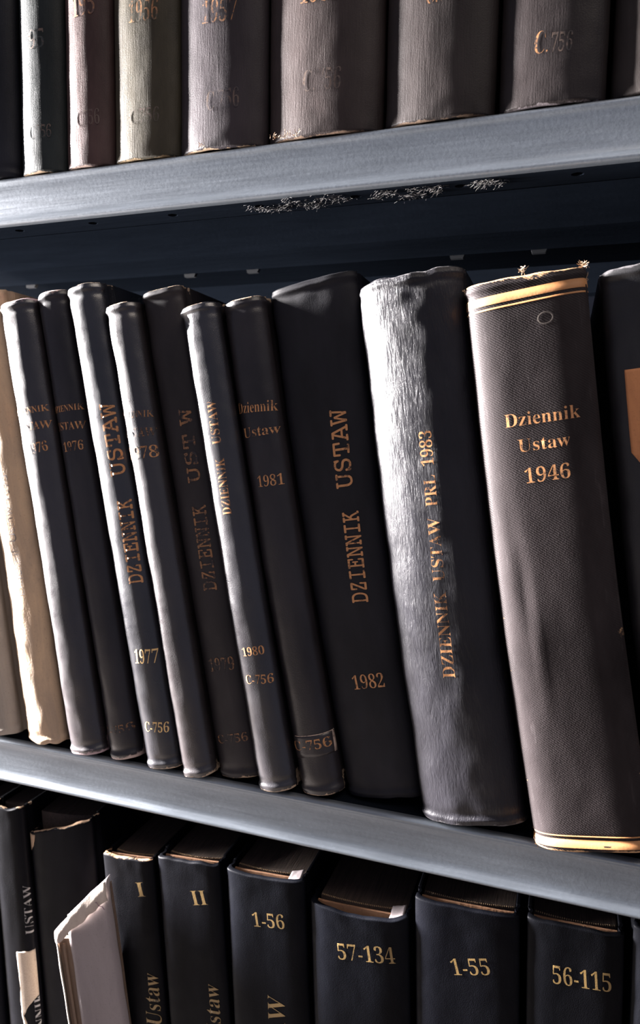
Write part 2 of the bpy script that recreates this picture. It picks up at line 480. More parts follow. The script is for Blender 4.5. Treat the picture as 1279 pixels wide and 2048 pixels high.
    def boards(self, depth, mat, wearw):
        for side in (0, 1):
            bm = bmesh.new(); t = 0.0024
            nz = 24; x0 = 0.0 if side == 0 else self.w - t
            rows = []
            for j in range(nz + 1):
                v = self.L * j / nz; sh = self.shift(v); row = []
                for (y, x) in ((0.0086, x0), (0.0086, x0 + t), (depth, x0 + t), (depth, x0)):
                    row.append(bm.verts.new((x + sh + (self.w * (self.wide(v) - 1) if side else 0), y, v - (self.slant * v / self.L if side else 0))))
                rows.append(row)
            for j in range(nz):
                for i in range(4):
                    bm.faces.new((rows[j][i], rows[j][(i + 1) % 4], rows[j + 1][(i + 1) % 4], rows[j + 1][i]))
            bm.faces.new(rows[0][::-1]); bm.faces.new(rows[-1])
            o = bm_obj('front_cover' if side else 'back_cover', bm, mat, self.root)
            a = o.data.attributes.new('wear', 'FLOAT', 'POINT')
            L = self.L
            a.data.foreach_set('value', [0.5 if (vv.co.z < 1e-4 or vv.co.z > L - 1e-4) else 0.1 for vv in o.data.vertices])
            bv = o.modifiers.new('bevel', 'BEVEL'); bv.width = 0.0006; bv.segments = 2; bv.limit_method = 'ANGLE'; bv.angle_limit = math.radians(50)

    def block(self, depth, mat):
        w = self.w; L = self.L; t = 0.0030; self.by = 0.0095
        bm = bmesh.new(); rows = []
        zs = [0.0030 + (L - 0.0065 - self.slant) * j / 12 for j in range(13)]
        for z in zs:
            row = []; sh = self.shift(z); w = self.w * self.wide(z)
            for k in range(13):
                f = k / 12; x = t + (w - 2 * t) * f
                y = self.by - 0.0022 * (1 - (2 * f - 1) ** 2)
                row.append(bm.verts.new((x + sh, y, z)))
            for k in range(13):
                f = 1 - k / 12; x = t + (w - 2 * t) * f
                row.append(bm.verts.new((x + sh, depth - 0.004 - 0.004 * (1 - (2 * f - 1) ** 2), z)))
            rows.append(row)
        n = len(rows[0])
        for j in range(12):
            for i in range(n):
                bm.faces.new((rows[j][i], rows[j][(i + 1) % n], rows[j + 1][(i + 1) % n], rows[j + 1][i]))
        for row in (rows[0][::-1], rows[-1]):
            m_ = len(row) // 2
            for k in range(m_ - 1):
                bm.faces.new((row[k], row[k + 1], row[n - 2 - k], row[n - 1 - k]))
        bm_obj('page_block', bm, MAT[mat], self.root)

    def headband(self):
        """row of stitched beads along the front of the page block's head"""
        w = self.w; bm = bmesh.new(); n = int((w - 0.008) / 0.0011); z = self.L - 0.0033
        for k in range(n):
            f = (k + 0.5) / n; x = 0.0036 + (w - 0.0072) * f
            y = self.by - 0.0022 * (1 - (2 * f - 1) ** 2) + 0.0005
            bmesh.ops.create_icosphere(bm, subdivisions=1, radius=0.00056, matrix=Matrix.Translation((x + self.shift(z), y, z)) @ Matrix.Diagonal((0.8, 1.3, 1.0, 1)))
        bm_obj('headband', bm, MAT['thread'], self.root, True)

    def lining(self, drop=0.0022):
        """brown paper lining seen between the hollow spine and the pages"""
        w = self.w; P = []
        for z in (self.L - drop - 0.05 - self.dip, self.L - drop - 0.02 - self.dip * .8, self.L - drop - self.dip * 0.2):
            row = []
            for k in range(15):
                f = k / 14; u = 0.0032 + (w - 0.0064) * f
                row.append((u + self.shift(z), 0.5 * self.ysp(u) + 0.0048, z + (0.0006 * fbm(u, 3.3 + self.seed, 0, 200) if z > self.L - 0.02 else 0)))
            for k in range(15):
                f = 1 - k / 14; u = 0.0032 + (w - 0.0064) * f
                row.append((u + self.shift(z), 0.5 * self.ysp(u) + 0.0062, z))
            P.append(row)
        o = grid_mesh('spine_lining', P, MAT['lining'], self.root, closed_v=True, smooth=False)
        bm = bmesh.new(); bm.from_mesh(o.data); bmesh.ops.holes_fill(bm, edges=[e for e in bm.edges if e.is_boundary], sides=0); bm.to_mesh(o.data); bm.free()

    def text(self, s, font, u0, v0, u1, v1, h, mat, name='lettering'):
        vm = (v0 + v1) / 2
        f = -0.0 - self.shift(vm)      # the measured place already holds the bow
        u0 += f; u1 += f
        u0 /= self.wide(v0); u1 /= self.wide(v1)
        if abs(v1 - v0) < abs(u1 - u0):     # a line across the spine stays on it
            lo, hi = self.w * 0.035, self.w * 0.965
            d = (hi - lo)
            if u1 - u0 > d: u0, u1 = lo, hi
            elif u0 < lo: u1 += lo - u0; u0 = lo
            elif u1 > hi: u0 -= u1 - hi; u1 = hi
        return place_text(s, font, u0, v0, u1, v1, h, mat, self.root, self.surf, name)

    def band(self, v0, v1, u0=0.0, u1=None, slope=0.0, mat='band', name='gold_band', off=0.0002, n=40, thick=0.00012):
        u1 = self.w if u1 is None else u1
        P = []
        for v, o in ((v0, off), (v1, off), (v1, off - thick * 3), (v0, off - thick * 3)):
            P.append([tuple(self.surf(u0 + (u1 - u0) * k / n, v + slope * (u0 + (u1 - u0) * k / n), o)) for k in range(n + 1)])
        P.append(P[0])
        return grid_mesh(name, P, MAT[mat] if isinstance(mat, str) else mat, self.root)

    def patch(self, pts, mat, name, off=0.0003, n=14, tear=0.0):
        """a flat scrap (polygon in spine u, v metres) lying on the spine"""
        bm = bmesh.new(); vs = [bm.verts.new((u - self.shift(v), v, 0)) for u, v in pts]
        bm.faces.new(vs)
        us = [v.co.x for v in bm.verts]; k = min(us) + 0.0011
        while k < max(us):
            bmesh.ops.bisect_plane(bm, geom=bm.verts[:] + bm.edges[:] + bm.faces[:], plane_co=(k, 0, 0), plane_no=(1, 0, 0)); k += 0.0011
        zz = [v.co.y for v in bm.verts]; k = min(zz) + 0.003
        while k < max(zz):
            bmesh.ops.bisect_plane(bm, geom=bm.verts[:] + bm.edges[:] + bm.faces[:], plane_co=(0, k, 0), plane_no=(0, 1, 0)); k += 0.003
        if tear:
            for v in bm.verts:
                if v.is_boundary: v.co.x += tear * fbm(v.co.x, v.co.y, 1.7, 260); v.co.y += tear * fbm(v.co.x, v.co.y, 8.7, 260)
        ex = bmesh.ops.extrude_face_region(bm, geom=bm.faces[:]); top = [v for v in ex['geom'] if isinstance(v, bmesh.types.BMVert)]
        tops = set(top)
        for v in list(bm.verts): v.co = self.surf(v.co.x, v.co.y, off if v in tops else off - 0.0005)
        return bm_obj(name, bm, mat, self.root, True)

BK = {
    'M0': (-0.379, 0.004, 0.0, 0.035, 0.3, 8.3, 0.007, 2.2),
    'M1': (-0.3354, 0.004, 0.0, 0.031, 0.3015, 8.3, 0.007, 2.4),
    'M2': (-0.2991, 0.0032, 0.0, 0.0268, 0.295, 9.5, 0.0088, 2.4),
    'M3': (-0.2705, 0.0065, 0.0, 0.0235, 0.3005, 9.75, 0.0085, 2.4),
    'M4': (-0.2412, 0.0035, 0.0, 0.0257, 0.303, 10.45, 0.0086, 2.4),
    'M5': (-0.2146, 0.002, 0.0, 0.0222, 0.2905, 10.45, 0.0082, 2.4),
    'M6': (-0.1919, 0.0075, 0.0, 0.0272, 0.299, 10.4, 0.0055, 2.4),
    'M7': (-0.1633, 0.003, 0.0, 0.0238, 0.288, 10.55, 0.0082, 2.4),
    'M8': (-0.1377, 0.0085, 0.0, 0.0257, 0.2905, 10.65, 0.0085, 2.4),
    'M9': (-0.1105, 0.0135, 0.0, 0.0446, 0.298, 10.35, 0.0065, 3.0),
    'M10': (-0.0645, 0.006, 0.0, 0.056, 0.2945, 8.8, 0.011, 2.6),
    'M11': (-0.0045, -0.001, 0.0, 0.0572, 0.2905, 9.4, 0.0075, 4.4),
    'M12': (0.0575, 0.008, 0.0, 0.06, 0.2955, 9.0, 0.008, 3.0),
    'T0': (-0.3687, 0.0078, 0.37, 0.0333, 0.3, 0.0, 0.009, 2.2),
    'T1': (-0.3315, 0.0073, 0.37, 0.0332, 0.3, 0.0, 0.0085, 2.4),
    'T2': (-0.2976, 0.0078, 0.37, 0.0331, 0.3, 0.0, 0.009, 2.4),
    'T3': (-0.263, 0.0076, 0.37, 0.0443, 0.3, 0.0, 0.0088, 2.8),
    'T4': (-0.2195, 0.0094, 0.37, 0.0541, 0.3, 0.0, 0.0106, 2.8),
    'T5': (-0.1644, 0.0107, 0.37, 0.065, 0.3, 0.0, 0.0119, 2.8),
    'T6': (-0.0977, 0.0094, 0.37, 0.0561, 0.3, 0.0, 0.0106, 2.8),
    'T7': (-0.0395, 0.008, 0.37, 0.0494, 0.3, 0.0, 0.0092, 2.8),
    'T8': (0.0122, 0.0094, 0.37, 0.0607, 0.3, 0.0, 0.0106, 2.8),
    'B0': (-0.3826, 0.004, -0.37, 0.0265, 0.3151, 3.0, 0.004, 3.0),
    'B1': (-0.3495, 0.004, -0.37, 0.028, 0.3201, 4.0, 0.004, 3.0),
    'B2': (-0.3198, 0.009, -0.37, 0.05, 0.304, 4.0, 0.005, 3.0),
    'B3': (-0.2514, 0.004, -0.37, 0.0385, 0.304, 5.0, 0.003, 5.0),
    'B4': (-0.212, 0.004, -0.37, 0.0445, 0.3116, 4.4, 0.003, 5.0),
    'B5': (-0.1687, 0.004, -0.37, 0.0515, 0.3138, 3.2, 0.004, 5.0),
    'B6': (-0.1162, 0.004, -0.37, 0.0594, 0.3065, 2.7, 0.0045, 4.0),
    'B7': (-0.0555, 0.004, -0.37, 0.057, 0.3233, 2.2, 0.004, 5.0),
    'B8': (0.0038, 0.004, -0.37, 0.0482, 0.3262, 1.9, 0.003, 5.0),
    'B9': (0.052, 0.004, -0.37, 0.05, 0.3346, 1.2, 0.004, 4.0),
}
B = {}
def cm(key, col, **kw): return cover_mat('cover_' + key, col, seed=(sum(map(ord, key)) % 17) * 1.0, **kw)
TAN = (0.34, 0.23, 0.15); GREYW = (0.085, 0.08, 0.085)
GM, GT, GB = 'bound volumes leaning on the middle shelf', 'bound volumes on the upper shelf', 'thick volumes on the bottom shelf'

CV = {}
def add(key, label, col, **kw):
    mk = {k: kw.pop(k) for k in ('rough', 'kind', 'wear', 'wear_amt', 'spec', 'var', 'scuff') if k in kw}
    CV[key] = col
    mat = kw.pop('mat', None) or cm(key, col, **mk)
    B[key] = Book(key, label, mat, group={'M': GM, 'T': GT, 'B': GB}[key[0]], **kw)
    return B[key]

# middle shelf, left to right
add('M0', 'grey-brown paper-wrapped volume at the far left end of middle shelf', (0, 0, 0), mat=MAT['kraft_grey'], rag=0.0010)
add('M1', 'tan kraft-paper-wrapped volume with faint handwriting, middle shelf', (0, 0, 0), mat=MAT['kraft'], rag=0.0007, foot=0.0015, turn=0.002)
add('M2', 'dark volume stamped 1976 directly right of the tan wrapped volume', (0.030, 0.024, 0.028), rough=0.30, spec=1.0, kind='cloth', wear=(0.4, 0.28, 0.30), wear_amt=0.42)
add('M3', 'second dark 1976 volume, just left of the 1977 volume', (0.030, 0.026, 0.032), rough=0.34, kind='cloth', wear=(0.5, 0.38, 0.34), wear_amt=0.4)
add('M4', 'glossy dark volume with tall upward lettering and year 1977', (0.022, 0.022, 0.030), rough=0.30, spec=1.0, kind='cloth', wear_amt=0.18)
add('M5', 'shorter dark volume stamped 1978 right of the 1977 volume', (0.030, 0.024, 0.027), rough=0.30, spec=1.0, kind='cloth', wear_amt=0.18)
add('M6', 'dull dark volume with faded lettering missing its A, year 1979', (0.034, 0.027, 0.030), rough=0.55, kind='cloth', wear_amt=0.15, spec=0.35)
add('M7', 'narrow glossy volume with dented head, stamped 1980 and C-756', (0.022, 0.020, 0.026), rough=0.30, spec=1.0, kind='cloth', wear_amt=0.2, bow=0.0006, dents=((0.0040, 0.2790, 0.0025, 0.0030, 0.0022), (0.0085, 0.2835, 0.006, 0.0012, 0.0008), (0.0015, 0.2850, 0.002, 0.0015, -0.0008)))
add('M8', 'dark rounded volume stamped 1981 with a taped C-756 at foot', (0.028, 0.023, 0.027), rough=0.36, kind='cloth', wear_amt=0.2, bow=0.0018)
add('M9', 'broad matt blue-black volume with upward lettering and year 1982', (0.013, 0.013, 0.020), rough=0.6, kind='cloth', taper=0.15, wear_amt=0.12, bow=0.0028, spec=0.25)
add('M10', 'thick grained leather volume lettered PRL 1983', (0.020, 0.019, 0.026), rough=0.36, spec=0.35, kind='leather', wear_amt=0.2, bow=0.0022, wear=GREYW, head=0.0016, rag=0.0006)
add('M11', 'thick dark cloth volume stamped 1946 with gold bands at head and foot', (0.040, 0.032, 0.033), rough=0.55, spec=0.08, kind='weave', wear_amt=0.46, wear=(0.50, 0.30, 0.16), slant=0.0030, scuffed=0.62, rag=0.00012, dents=((0.014, 0.135, 0.003, 0.02, 0.0007), (0.017, 0.110, 0.0022, 0.03, -0.0004), (0.011, 0.165, 0.002, 0.02, 0.0003)), bow=0.0026, scuff=0.25, wearw=0.006)
add('M12', 'dark volume with orange-brown label cut off at right frame edge', (0.016, 0.015, 0.018), rough=0.45, kind='cloth', wear_amt=0.4, wear=GREYW, bow=0.0026, head=0.0018, rag=0.0007)
# upper shelf, left to right
add('T0', 'plain dark blue volume at the far left of upper shelf', (0.018, 0.020, 0.030), rough=0.56, spec=0.2, kind='streak', wear_amt=-0.02, rag=0.0002, foot=0.0003)
add('T1', 'dark green volume embossed 95 on the upper shelf', (0.026, 0.034, 0.034), rough=0.50, spec=0.2, kind='streak', wear_amt=0.17, wearw=0.004, ridge=False, rag=0.0002, foot=0.0003)
add('T2', 'reddish-brown volume embossed 195 on the upper shelf', (0.105, 0.062, 0.058), rough=0.51, spec=0.2, kind='streak', wear_amt=0.17, wearw=0.004, ridge=False, wear=(0.275, 0.198, 0.165), rag=0.0002, foot=0.0003)
add('T3', 'olive-brown volume stamped 1956 on the upper shelf', (0.082, 0.070, 0.045), rough=0.51, spec=0.2, kind='streak', wear_amt=0.20, wearw=0.004, ridge=False, wear=(0.248, 0.176, 0.099), rag=0.0002, foot=0.0003)
add('T4', 'dark plum-brown volume stamped 1957 on the upper shelf', (0.055, 0.044, 0.050), rough=0.51, spec=0.2, kind='streak', wear_amt=0.17, wearw=0.004, ridge=False, rag=0.0002, foot=0.0003)
add('T5', 'wide brown volume right of the 1957 volume, faint C.756', (0.060, 0.044, 0.042), rough=0.51, spec=0.2, kind='streak', wear_amt=0.24, wearw=0.004, ridge=False, wear=(0.165, 0.110, 0.077), rag=0.0002, foot=0.0003)
add('T6', 'wide blackish-brown streaked volume, third from right on upper shelf', (0.036, 0.028, 0.027), rough=0.51, spec=0.2, kind='streak', wear_amt=0.24, wearw=0.004, ridge=False, wear=(0.138, 0.094, 0.066), rag=0.0002, foot=0.0003)
add('T7', 'glossy cracked black volume with large embossed C on upper shelf', (0.030, 0.024, 0.024), rough=0.36, spec=0.2, kind='streak', wear_amt=0.24, wearw=0.004, ridge=False, wear=(0.110, 0.094, 0.099), rag=0.0002, foot=0.0003)
add('T8', 'dark brown volume cut by the right frame edge on upper shelf', (0.034, 0.027, 0.025), rough=0.56, spec=0.2, kind='streak', wear_amt=0.12, wearw=0.004, ridge=False, rag=0.0002, foot=0.0003)
# bottom shelf, left to right; navy cloth darkened further, the row's shade in its colour
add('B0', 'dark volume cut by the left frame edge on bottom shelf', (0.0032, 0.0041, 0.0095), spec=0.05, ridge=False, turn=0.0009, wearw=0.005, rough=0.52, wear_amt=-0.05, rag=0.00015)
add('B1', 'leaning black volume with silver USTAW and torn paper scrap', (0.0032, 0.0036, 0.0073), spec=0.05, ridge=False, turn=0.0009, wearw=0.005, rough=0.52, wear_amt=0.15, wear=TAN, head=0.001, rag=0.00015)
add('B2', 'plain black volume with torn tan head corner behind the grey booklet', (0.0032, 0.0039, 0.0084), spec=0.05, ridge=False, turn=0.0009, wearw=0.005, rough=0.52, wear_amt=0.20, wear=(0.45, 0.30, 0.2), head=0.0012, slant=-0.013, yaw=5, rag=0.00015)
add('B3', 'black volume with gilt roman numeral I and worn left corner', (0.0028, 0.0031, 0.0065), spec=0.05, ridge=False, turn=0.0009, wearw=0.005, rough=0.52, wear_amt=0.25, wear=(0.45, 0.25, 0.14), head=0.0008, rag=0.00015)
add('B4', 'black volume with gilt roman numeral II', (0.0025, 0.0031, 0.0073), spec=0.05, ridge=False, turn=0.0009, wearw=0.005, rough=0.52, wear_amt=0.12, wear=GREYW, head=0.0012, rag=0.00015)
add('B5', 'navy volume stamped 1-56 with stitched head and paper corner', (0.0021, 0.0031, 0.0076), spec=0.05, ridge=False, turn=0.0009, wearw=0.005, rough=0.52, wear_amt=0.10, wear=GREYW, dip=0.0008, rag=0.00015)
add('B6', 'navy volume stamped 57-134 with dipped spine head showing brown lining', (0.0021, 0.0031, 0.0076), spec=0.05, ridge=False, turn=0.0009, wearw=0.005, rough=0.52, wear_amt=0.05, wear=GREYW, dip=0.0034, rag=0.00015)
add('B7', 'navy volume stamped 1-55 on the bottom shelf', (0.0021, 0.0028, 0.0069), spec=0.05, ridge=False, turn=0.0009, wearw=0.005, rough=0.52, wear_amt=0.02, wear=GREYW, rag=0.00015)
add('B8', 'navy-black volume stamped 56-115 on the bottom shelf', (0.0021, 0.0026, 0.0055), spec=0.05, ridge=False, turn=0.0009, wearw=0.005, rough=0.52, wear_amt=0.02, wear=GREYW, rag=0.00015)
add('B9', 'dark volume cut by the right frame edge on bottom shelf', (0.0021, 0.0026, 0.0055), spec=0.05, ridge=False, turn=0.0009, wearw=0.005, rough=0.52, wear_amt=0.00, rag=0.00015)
for k in ('B2', 'B3', 'B4', 'B5', 'B6', 'B7', 'B8'): B[k].headband()
for k in ('B3', 'B4', 'B5', 'B6', 'B7', 'B8'): B[k].lining()

# lettering: book, font, words, baseline start (u, v) and end (u, v) in mm, cap height mm, ink
TEXTS = [
    ('M1', 'w', 'Dziennik Ustaw 1975', 19.1, 102.5, 18.6, 182.1, 6.2, 'ink'),
    ('M2', 'r', 'DZIENNIK', 2.1, 223.3, 28.8, 223.3, 4.1, 'g'),
    ('M2', 'r', 'USTAW', 4.7, 213.1, 26.7, 212.4, 5.0, 'g'),
    ('M2', 'r', '1976', 9.2, 197.6, 22.8, 198.4, 6.3, 'g'),
    ('M3', 'r', 'DZIENNIK', -4.9, 225.7, 24.1, 225.0, 4.0, 'g'),
    ('M3', 'r', 'USTAW', 0.4, 214.4, 21.7, 212.9, 5.0, 'g'),
    ('M3', 'r', '1976', 5.9, 200.4, 19.7, 200.2, 5.9, 'g'),
    ('M3', 'r', 'C-756', -4.7, 16.4, 17.6, 19.4, 5.0, 'f'),
    ('M4', 'm', 'DZIENNIK', 22.1, 117.9, 23.0, 169.7, 9.6, 'g'),
    ('M4', 'm', 'USTAW', 22.3, 184.8, 22.5, 229.3, 9.9, 'g'),
    ('M4', 'r', '1977', 8.1, 68.5, 23.0, 67.3, 8.7, 'y'),
    ('M4', 'r', 'C-756', 6.7, 25.2, 22.4, 23.4, 6.3, 'y'),
    ('M5', 'r', 'DZIENNIK', -2.0, 223.0, 25.6, 220.8, 4.1, 'f'),
    ('M5', 'r', 'USTAW', 0.2, 211.8, 24.1, 209.2, 5.3, 'f'),
    ('M5', 'r', '1978', 1.1, 197.8, 21.0, 196.7, 7.1, 'g'),
    ('M6', 'm', 'DZIENNIK', 20.3, 116.7, 21.6, 168.1, 9.8, 'f'),
    ('M6', 'm', 'UST W', 20.9, 182.1, 22.1, 226.4, 8.9, 'f'),
    ('M6', 'r', '1979', 6.8, 67.1, 23.2, 67.4, 8.0, 'f'),
    ('M6', 'r', 'C-756', 4.1, 22.3, 24.2, 23.3, 5.3, 'f'),
    ('M7', 'r', 'DZIENNIK', 14.1, 165.6, 14.9, 198.4, 5.5, 'g'),
    ('M7', 'r', 'USTAW', 14.7, 206.6, 15.4, 231.6, 5.4, 'g'),
    ('M7', 'r', '1980', 6.2, 82.2, 19.7, 82.5, 5.0, 'g'),
    ('M7', 'r', 'C-756', 5.4, 65.9, 21.6, 64.9, 5.3, 'g'),
    ('M8', 'r', 'Dziennik', -2.6, 226.9, 25.7, 224.6, 6.2, 'g'),
    ('M8', 'r', 'Ustaw', 2.3, 212.4, 24.3, 211.8, 5.7, 'g'),
    ('M8', 'r', '1981', 6.0, 183.2, 21.3, 182.6, 6.3, 'g'),
    ('M8', 'r', 'C-756', 1.3, 27.2, 24.1, 28.8, 5.6, 'g'),
    ('M9', 'm', 'DZIENNIK', 31.1, 114.9, 33.3, 166.6, 9.9, 'g'),
    ('M9', 'm', 'USTAW', 32.6, 180.0, 34.8, 224.0, 9.8, 'g'),
    ('M9', 'r', '1982', 14.9, 65.0, 33.4, 65.7, 8.1, 'g'),
    ('M10', 'r', 'DZIENNIK', 28.3, 81.8, 29.0, 127.9, 6.4, 'g'),
    ('M10', 'r', 'USTAW', 29.1, 133.5, 30.0, 167.0, 6.3, 'g'),
    ('M10', 'r', 'PRL', 30.2, 173.2, 30.6, 189.4, 6.3, 'g'),
    ('M10', 'r', '1983', 30.9, 194.4, 31.3, 212.5, 6.5, 'g'),
    ('M11', 'r', 'Dziennik', 11.6, 217.2, 46.7, 217.0, 6.5, 'g'),
    ('M11', 'r', 'Ustaw', 16.6, 204.3, 40.9, 204.4, 6.3, 'g'),
    ('M11', 'r', '1946', 18.0, 188.6, 39.1, 188.8, 7.3, 'g'),
    ('T1', 'r', '95', 12.3, 71.7, 23.1, 71.6, 10.6, 'd'),
    ('T1', 'r', 'C.756', 10.4, 19.9, 26.4, 19.9, 7.4, 'd'),
    ('T2', 'r', '195', 10.3, 84.2, 25.5, 84.8, 12.1, 'f'),
    ('T2', 'r', 'C.756', 11.6, 22.8, 27.3, 23.3, 8.6, 'd'),
    ('T3', 'r', '1956', 14.4, 74.8, 33.3, 74.0, 11.5, 'f'),
    ('T3', 'r', 'C.756', 14.0, 19.6, 33.8, 19.3, 7.8, 'd'),
    ('T4', 'r', '1957', 18.1, 66.4, 39.0, 65.2, 12.1, 'f'),
    ('T4', 'r', 'C.756', 21.3, 20.4, 40.9, 20.6, 10.2, 'd'),
    ('T5', 'r', '1958', 20.7, 66.8, 43.4, 65.2, 11.6, 'f'),
    ('T5', 'r', 'C.756', 23.1, 22.7, 44.2, 21.6, 10.7, 'd'),
    ('T6', 'r', 'C.756', 21.2, 54.9, 39.7, 54.2, 11.0, 'f'),
    ('T7', 'r', 'C.', 15.9, 23.4, 22.3, 22.9, 10.2, 'f'),
    ('T7', 'r', '756', 23.7, 22.9, 33.1, 22.5, 8.7, 'd'),
    ('B1', 'r', 'USTAW', 28.5, 227.9, 29.1, 263.9, 4.7, 's'),
    ('B1', 'r', 'DZIENNIK', 30.5, 132.4, 30.7, 183.8, 5.2, 's'),
    ('B3', 'r', 'I', 26.4, 278.4, 32.4, 279.4, 9.9, 'o'),
    ('B3', 'r', 'Ustaw', 35.6, 190.1, 35.9, 226.3, 11.3, 'o'),
    ('B4', 'r', 'II', 25.1, 282.6, 35.8, 284.7, 9.7, 'o'),
    ('B4', 'r', 'Ustaw', 38.9, 195.2, 38.8, 231.4, 10.3, 'o'),
    ('B5', 'r', '1-56', 18.2, 280.6, 39.1, 282.8, 9.0, 'o'),
    ('B5', 'r', 'USTAW', 35.9, 177.4, 36.9, 237.5, 11.6, 'o'),
    ('B6', 'r', '57-134', 18.0, 274.3, 52.2, 278.7, 9.8, 'o'),
    ('B7', 'r', '1-55', 21.9, 282.8, 42.3, 287.7, 9.4, 'o'),
    ('B8', 'r', '56-115', 13.7, 292.6, 42.5, 294.6, 10.1, 'o'),
]
STYLE = {'g': (GOLD, 0.42), 'f': (tuple(c * 0.55 for c in GOLD), 0.50), 'y': (YEL, 0.36), 's': (SIL, 0.36), 'o': (OCH, 0.36), 'd': ((0.10, 0.07, 0.055), 0.50)}
_fm = {}
for (k, font, s, u0, v0, u1, v1, h, st) in TEXTS:
    if st == 'ink': mt = MAT['ink']
    else:
        if (k, st) not in _fm:
            col, fade = STYLE[st]
            _fm[(k, st)] = foil_mat('stamped_letters', col, fade, tuple(x * 0.6 for x in CV[k]), 0.15 if st in 'gyos' else 0.0, 0.45)
        mt = _fm[(k, st)]
    vertical = abs(v1 - v0) > abs(u1 - u0)
    nm = 'handwriting' if st == 'ink' else 'shelf_mark' if s.startswith('C') else 'year_lettering' if s[0].isdigit() and k[0] in 'MT' else 'number_lettering' if s[0].isdigit() or s in ('I', 'II') else 'title_lettering'
    B[k].text(s, font, u0 / 1000, v0 / 1000, u1 / 1000, v1 / 1000, h / 1000, mt, nm)

# ------------------------------------------------------------------ bands, labels, scraps on particular volumes
b = B['M11']; L = b.L
b.band(L - 0.0125, L - 0.0083, name='gold_band'); b.band(L - 0.0150, L - 0.0142, name='gold_line')
b.band(0.0030, 0.0070, name='gold_band'); b.band(0.0086, 0.0092, name='gold_line')
ringm = foil_mat('stain_ring', (0.055, 0.045, 0.038), 0.36, (0.02, 0.016, 0.017), 0, 0.5)
def stain(book, u, v, ru, rv, wd, n=28):
    P = [[tuple(book.surf(u + (ru + k) * math.cos(2 * math.pi * i / n) - book.shift(v), v + (rv + k) * math.sin(2 * math.pi * i / n), 0.00012 + (0.00005 if k == 0 else 0))) for i in range(n)] for k in (-wd, 0, wd)]
    return grid_mesh('stain_ring', P, ringm, book.root, closed_v=True)
stain(b, 0.0365, L - 0.0240, 0.0034, 0.0027, 0.0004)
B['M12'].patch([(0.0062, 0.2466), (0.034, 0.2455), (0.034, 0.197), (0.0110, 0.1975), (0.0052, 0.2070)], MAT['orange'], 'spine_label')
b = B['M8']
tp = cover_mat('taped_label', (0.05, 0.042, 0.045), rough=0.3, wear_amt=0.0)
b.patch([(0.0008, 0.0225), (0.0250, 0.0245), (0.0250, 0.0370), (0.0008, 0.0355)], tp, 'tape_label', off=0.00012)
fr = foil_mat('tape_edge', (0.40, 0.30, 0.24), 0.40, (0.05, 0.042, 0.045))
b.patch([(0.0030, 0.0360), (0.0252, 0.0373), (0.0252, 0.0368), (0.0030, 0.0356)], fr, 'tape_edge', off=0.00025)
b.patch([(0.0246, 0.0245), (0.0252, 0.0245), (0.0252, 0.0373), (0.0246, 0.0370)], fr, 'tape_edge', off=0.00025)
b = B['B1']
scrap = paper_mat('torn_label_paper', (0.48, 0.40, 0.33), (0.36, 0.29, 0.23), lines=False)
b.patch([(0.0148, 0.2140), (0.0338, 0.2170), (0.0338, 0.1900), (0.0290, 0.1830), (0.0215, 0.1740), (0.0165, 0.1660), (0.0190, 0.1600), (0.0168, 0.1540), (0.0150, 0.1700), (0.0158, 0.1900)], scrap, 'paper_scrap', tear=0.0008)
b = B['B2']
b.patch([(-0.0000, b.L - 0.0150), (0.0022, b.L - 0.0120), (0.0050, b.L - 0.0060), (0.0058, b.L - 0.0014), (-0.0000, b.L - 0.0014)], kraft_mat('torn_board_corner', (0.50, 0.34, 0.22), (0.36, 0.24, 0.15)), 'torn_corner', tear=0.0006)
# paper slip in the head of the 1-56 and 57-134 volumes
for k in ('B5', 'B6'):
    b = B[k]; bm = bmesh.new()
    w_, L_ = b.w, b.L
    pts = [(w_ - 0.0115, -0.0006, L_ - 0.0030), (w_ - 0.0030, -0.0002, L_ - 0.0010), (w_ - 0.0032, 0.0092, L_ + 0.0002), (w_ - 0.0112, 0.0084, L_ - 0.0014)]
    f = bm.faces.new([bm.verts.new(p) for p in pts])
    bmesh.ops.subdivide_edges(bm, edges=bm.edges[:], cuts=5, use_grid_fill=True)
    for v in bm.verts: v.co.z += 0.0006 * fbm(v.co.x, v.co.y, w_, 300)
    ex = bmesh.ops.extrude_face_region(bm, geom=bm.faces[:])
    bmesh.ops.translate(bm, verts=[v for v in ex['geom'] if isinstance(v, bmesh.types.BMVert)], vec=(0, 0, -0.0003))
    bm_obj('paper_slip', bm, MAT['booklet'], b.root, True)
# frayed threads on the 1946 volume's head
def threads(parent, spots, mat, name='frayed_thread', seed=1, r=0.00013):
    rnd = random.Random(seed); bm = bmesh.new()
    for (c, n, ln, spread) in spots:
        for _ in range(n):
            p = Vector(c) + Vector((rnd.uniform(-spread, spread), rnd.uniform(-.0006, .0002), rnd.uniform(-.0006, .0006)))
            d = Vector((rnd.uniform(-1, 1), rnd.uniform(-.6, .1), rnd.uniform(-.6, 1))).normalized()
            prev = None
            for k in range(6):
                ring_ = [bm.verts.new(p + Vector((math.cos(a), 0, math.sin(a))) * r) for a in (0, 2.09, 4.19)]
                if prev:
                    for i in range(3): bm.faces.new((prev[i], prev[(i + 1) % 3], ring_[(i + 1) % 3], ring_[i]))
                prev = ring_; p = p + d * ln / 6 * rnd.uniform(.5, 1.2)
                d = (d + Vector((rnd.uniform(-.7, .7), rnd.uniform(-.3, .3), rnd.uniform(-.7, .7)))).normalized()
    o = bm_obj(name, bm, mat, parent); o['kind'] = 'stuff'; return o
b = B['M11']; fray = kraft_mat('frayed_cloth', (0.42, 0.29, 0.18), (0.28, 0.18, 0.11))
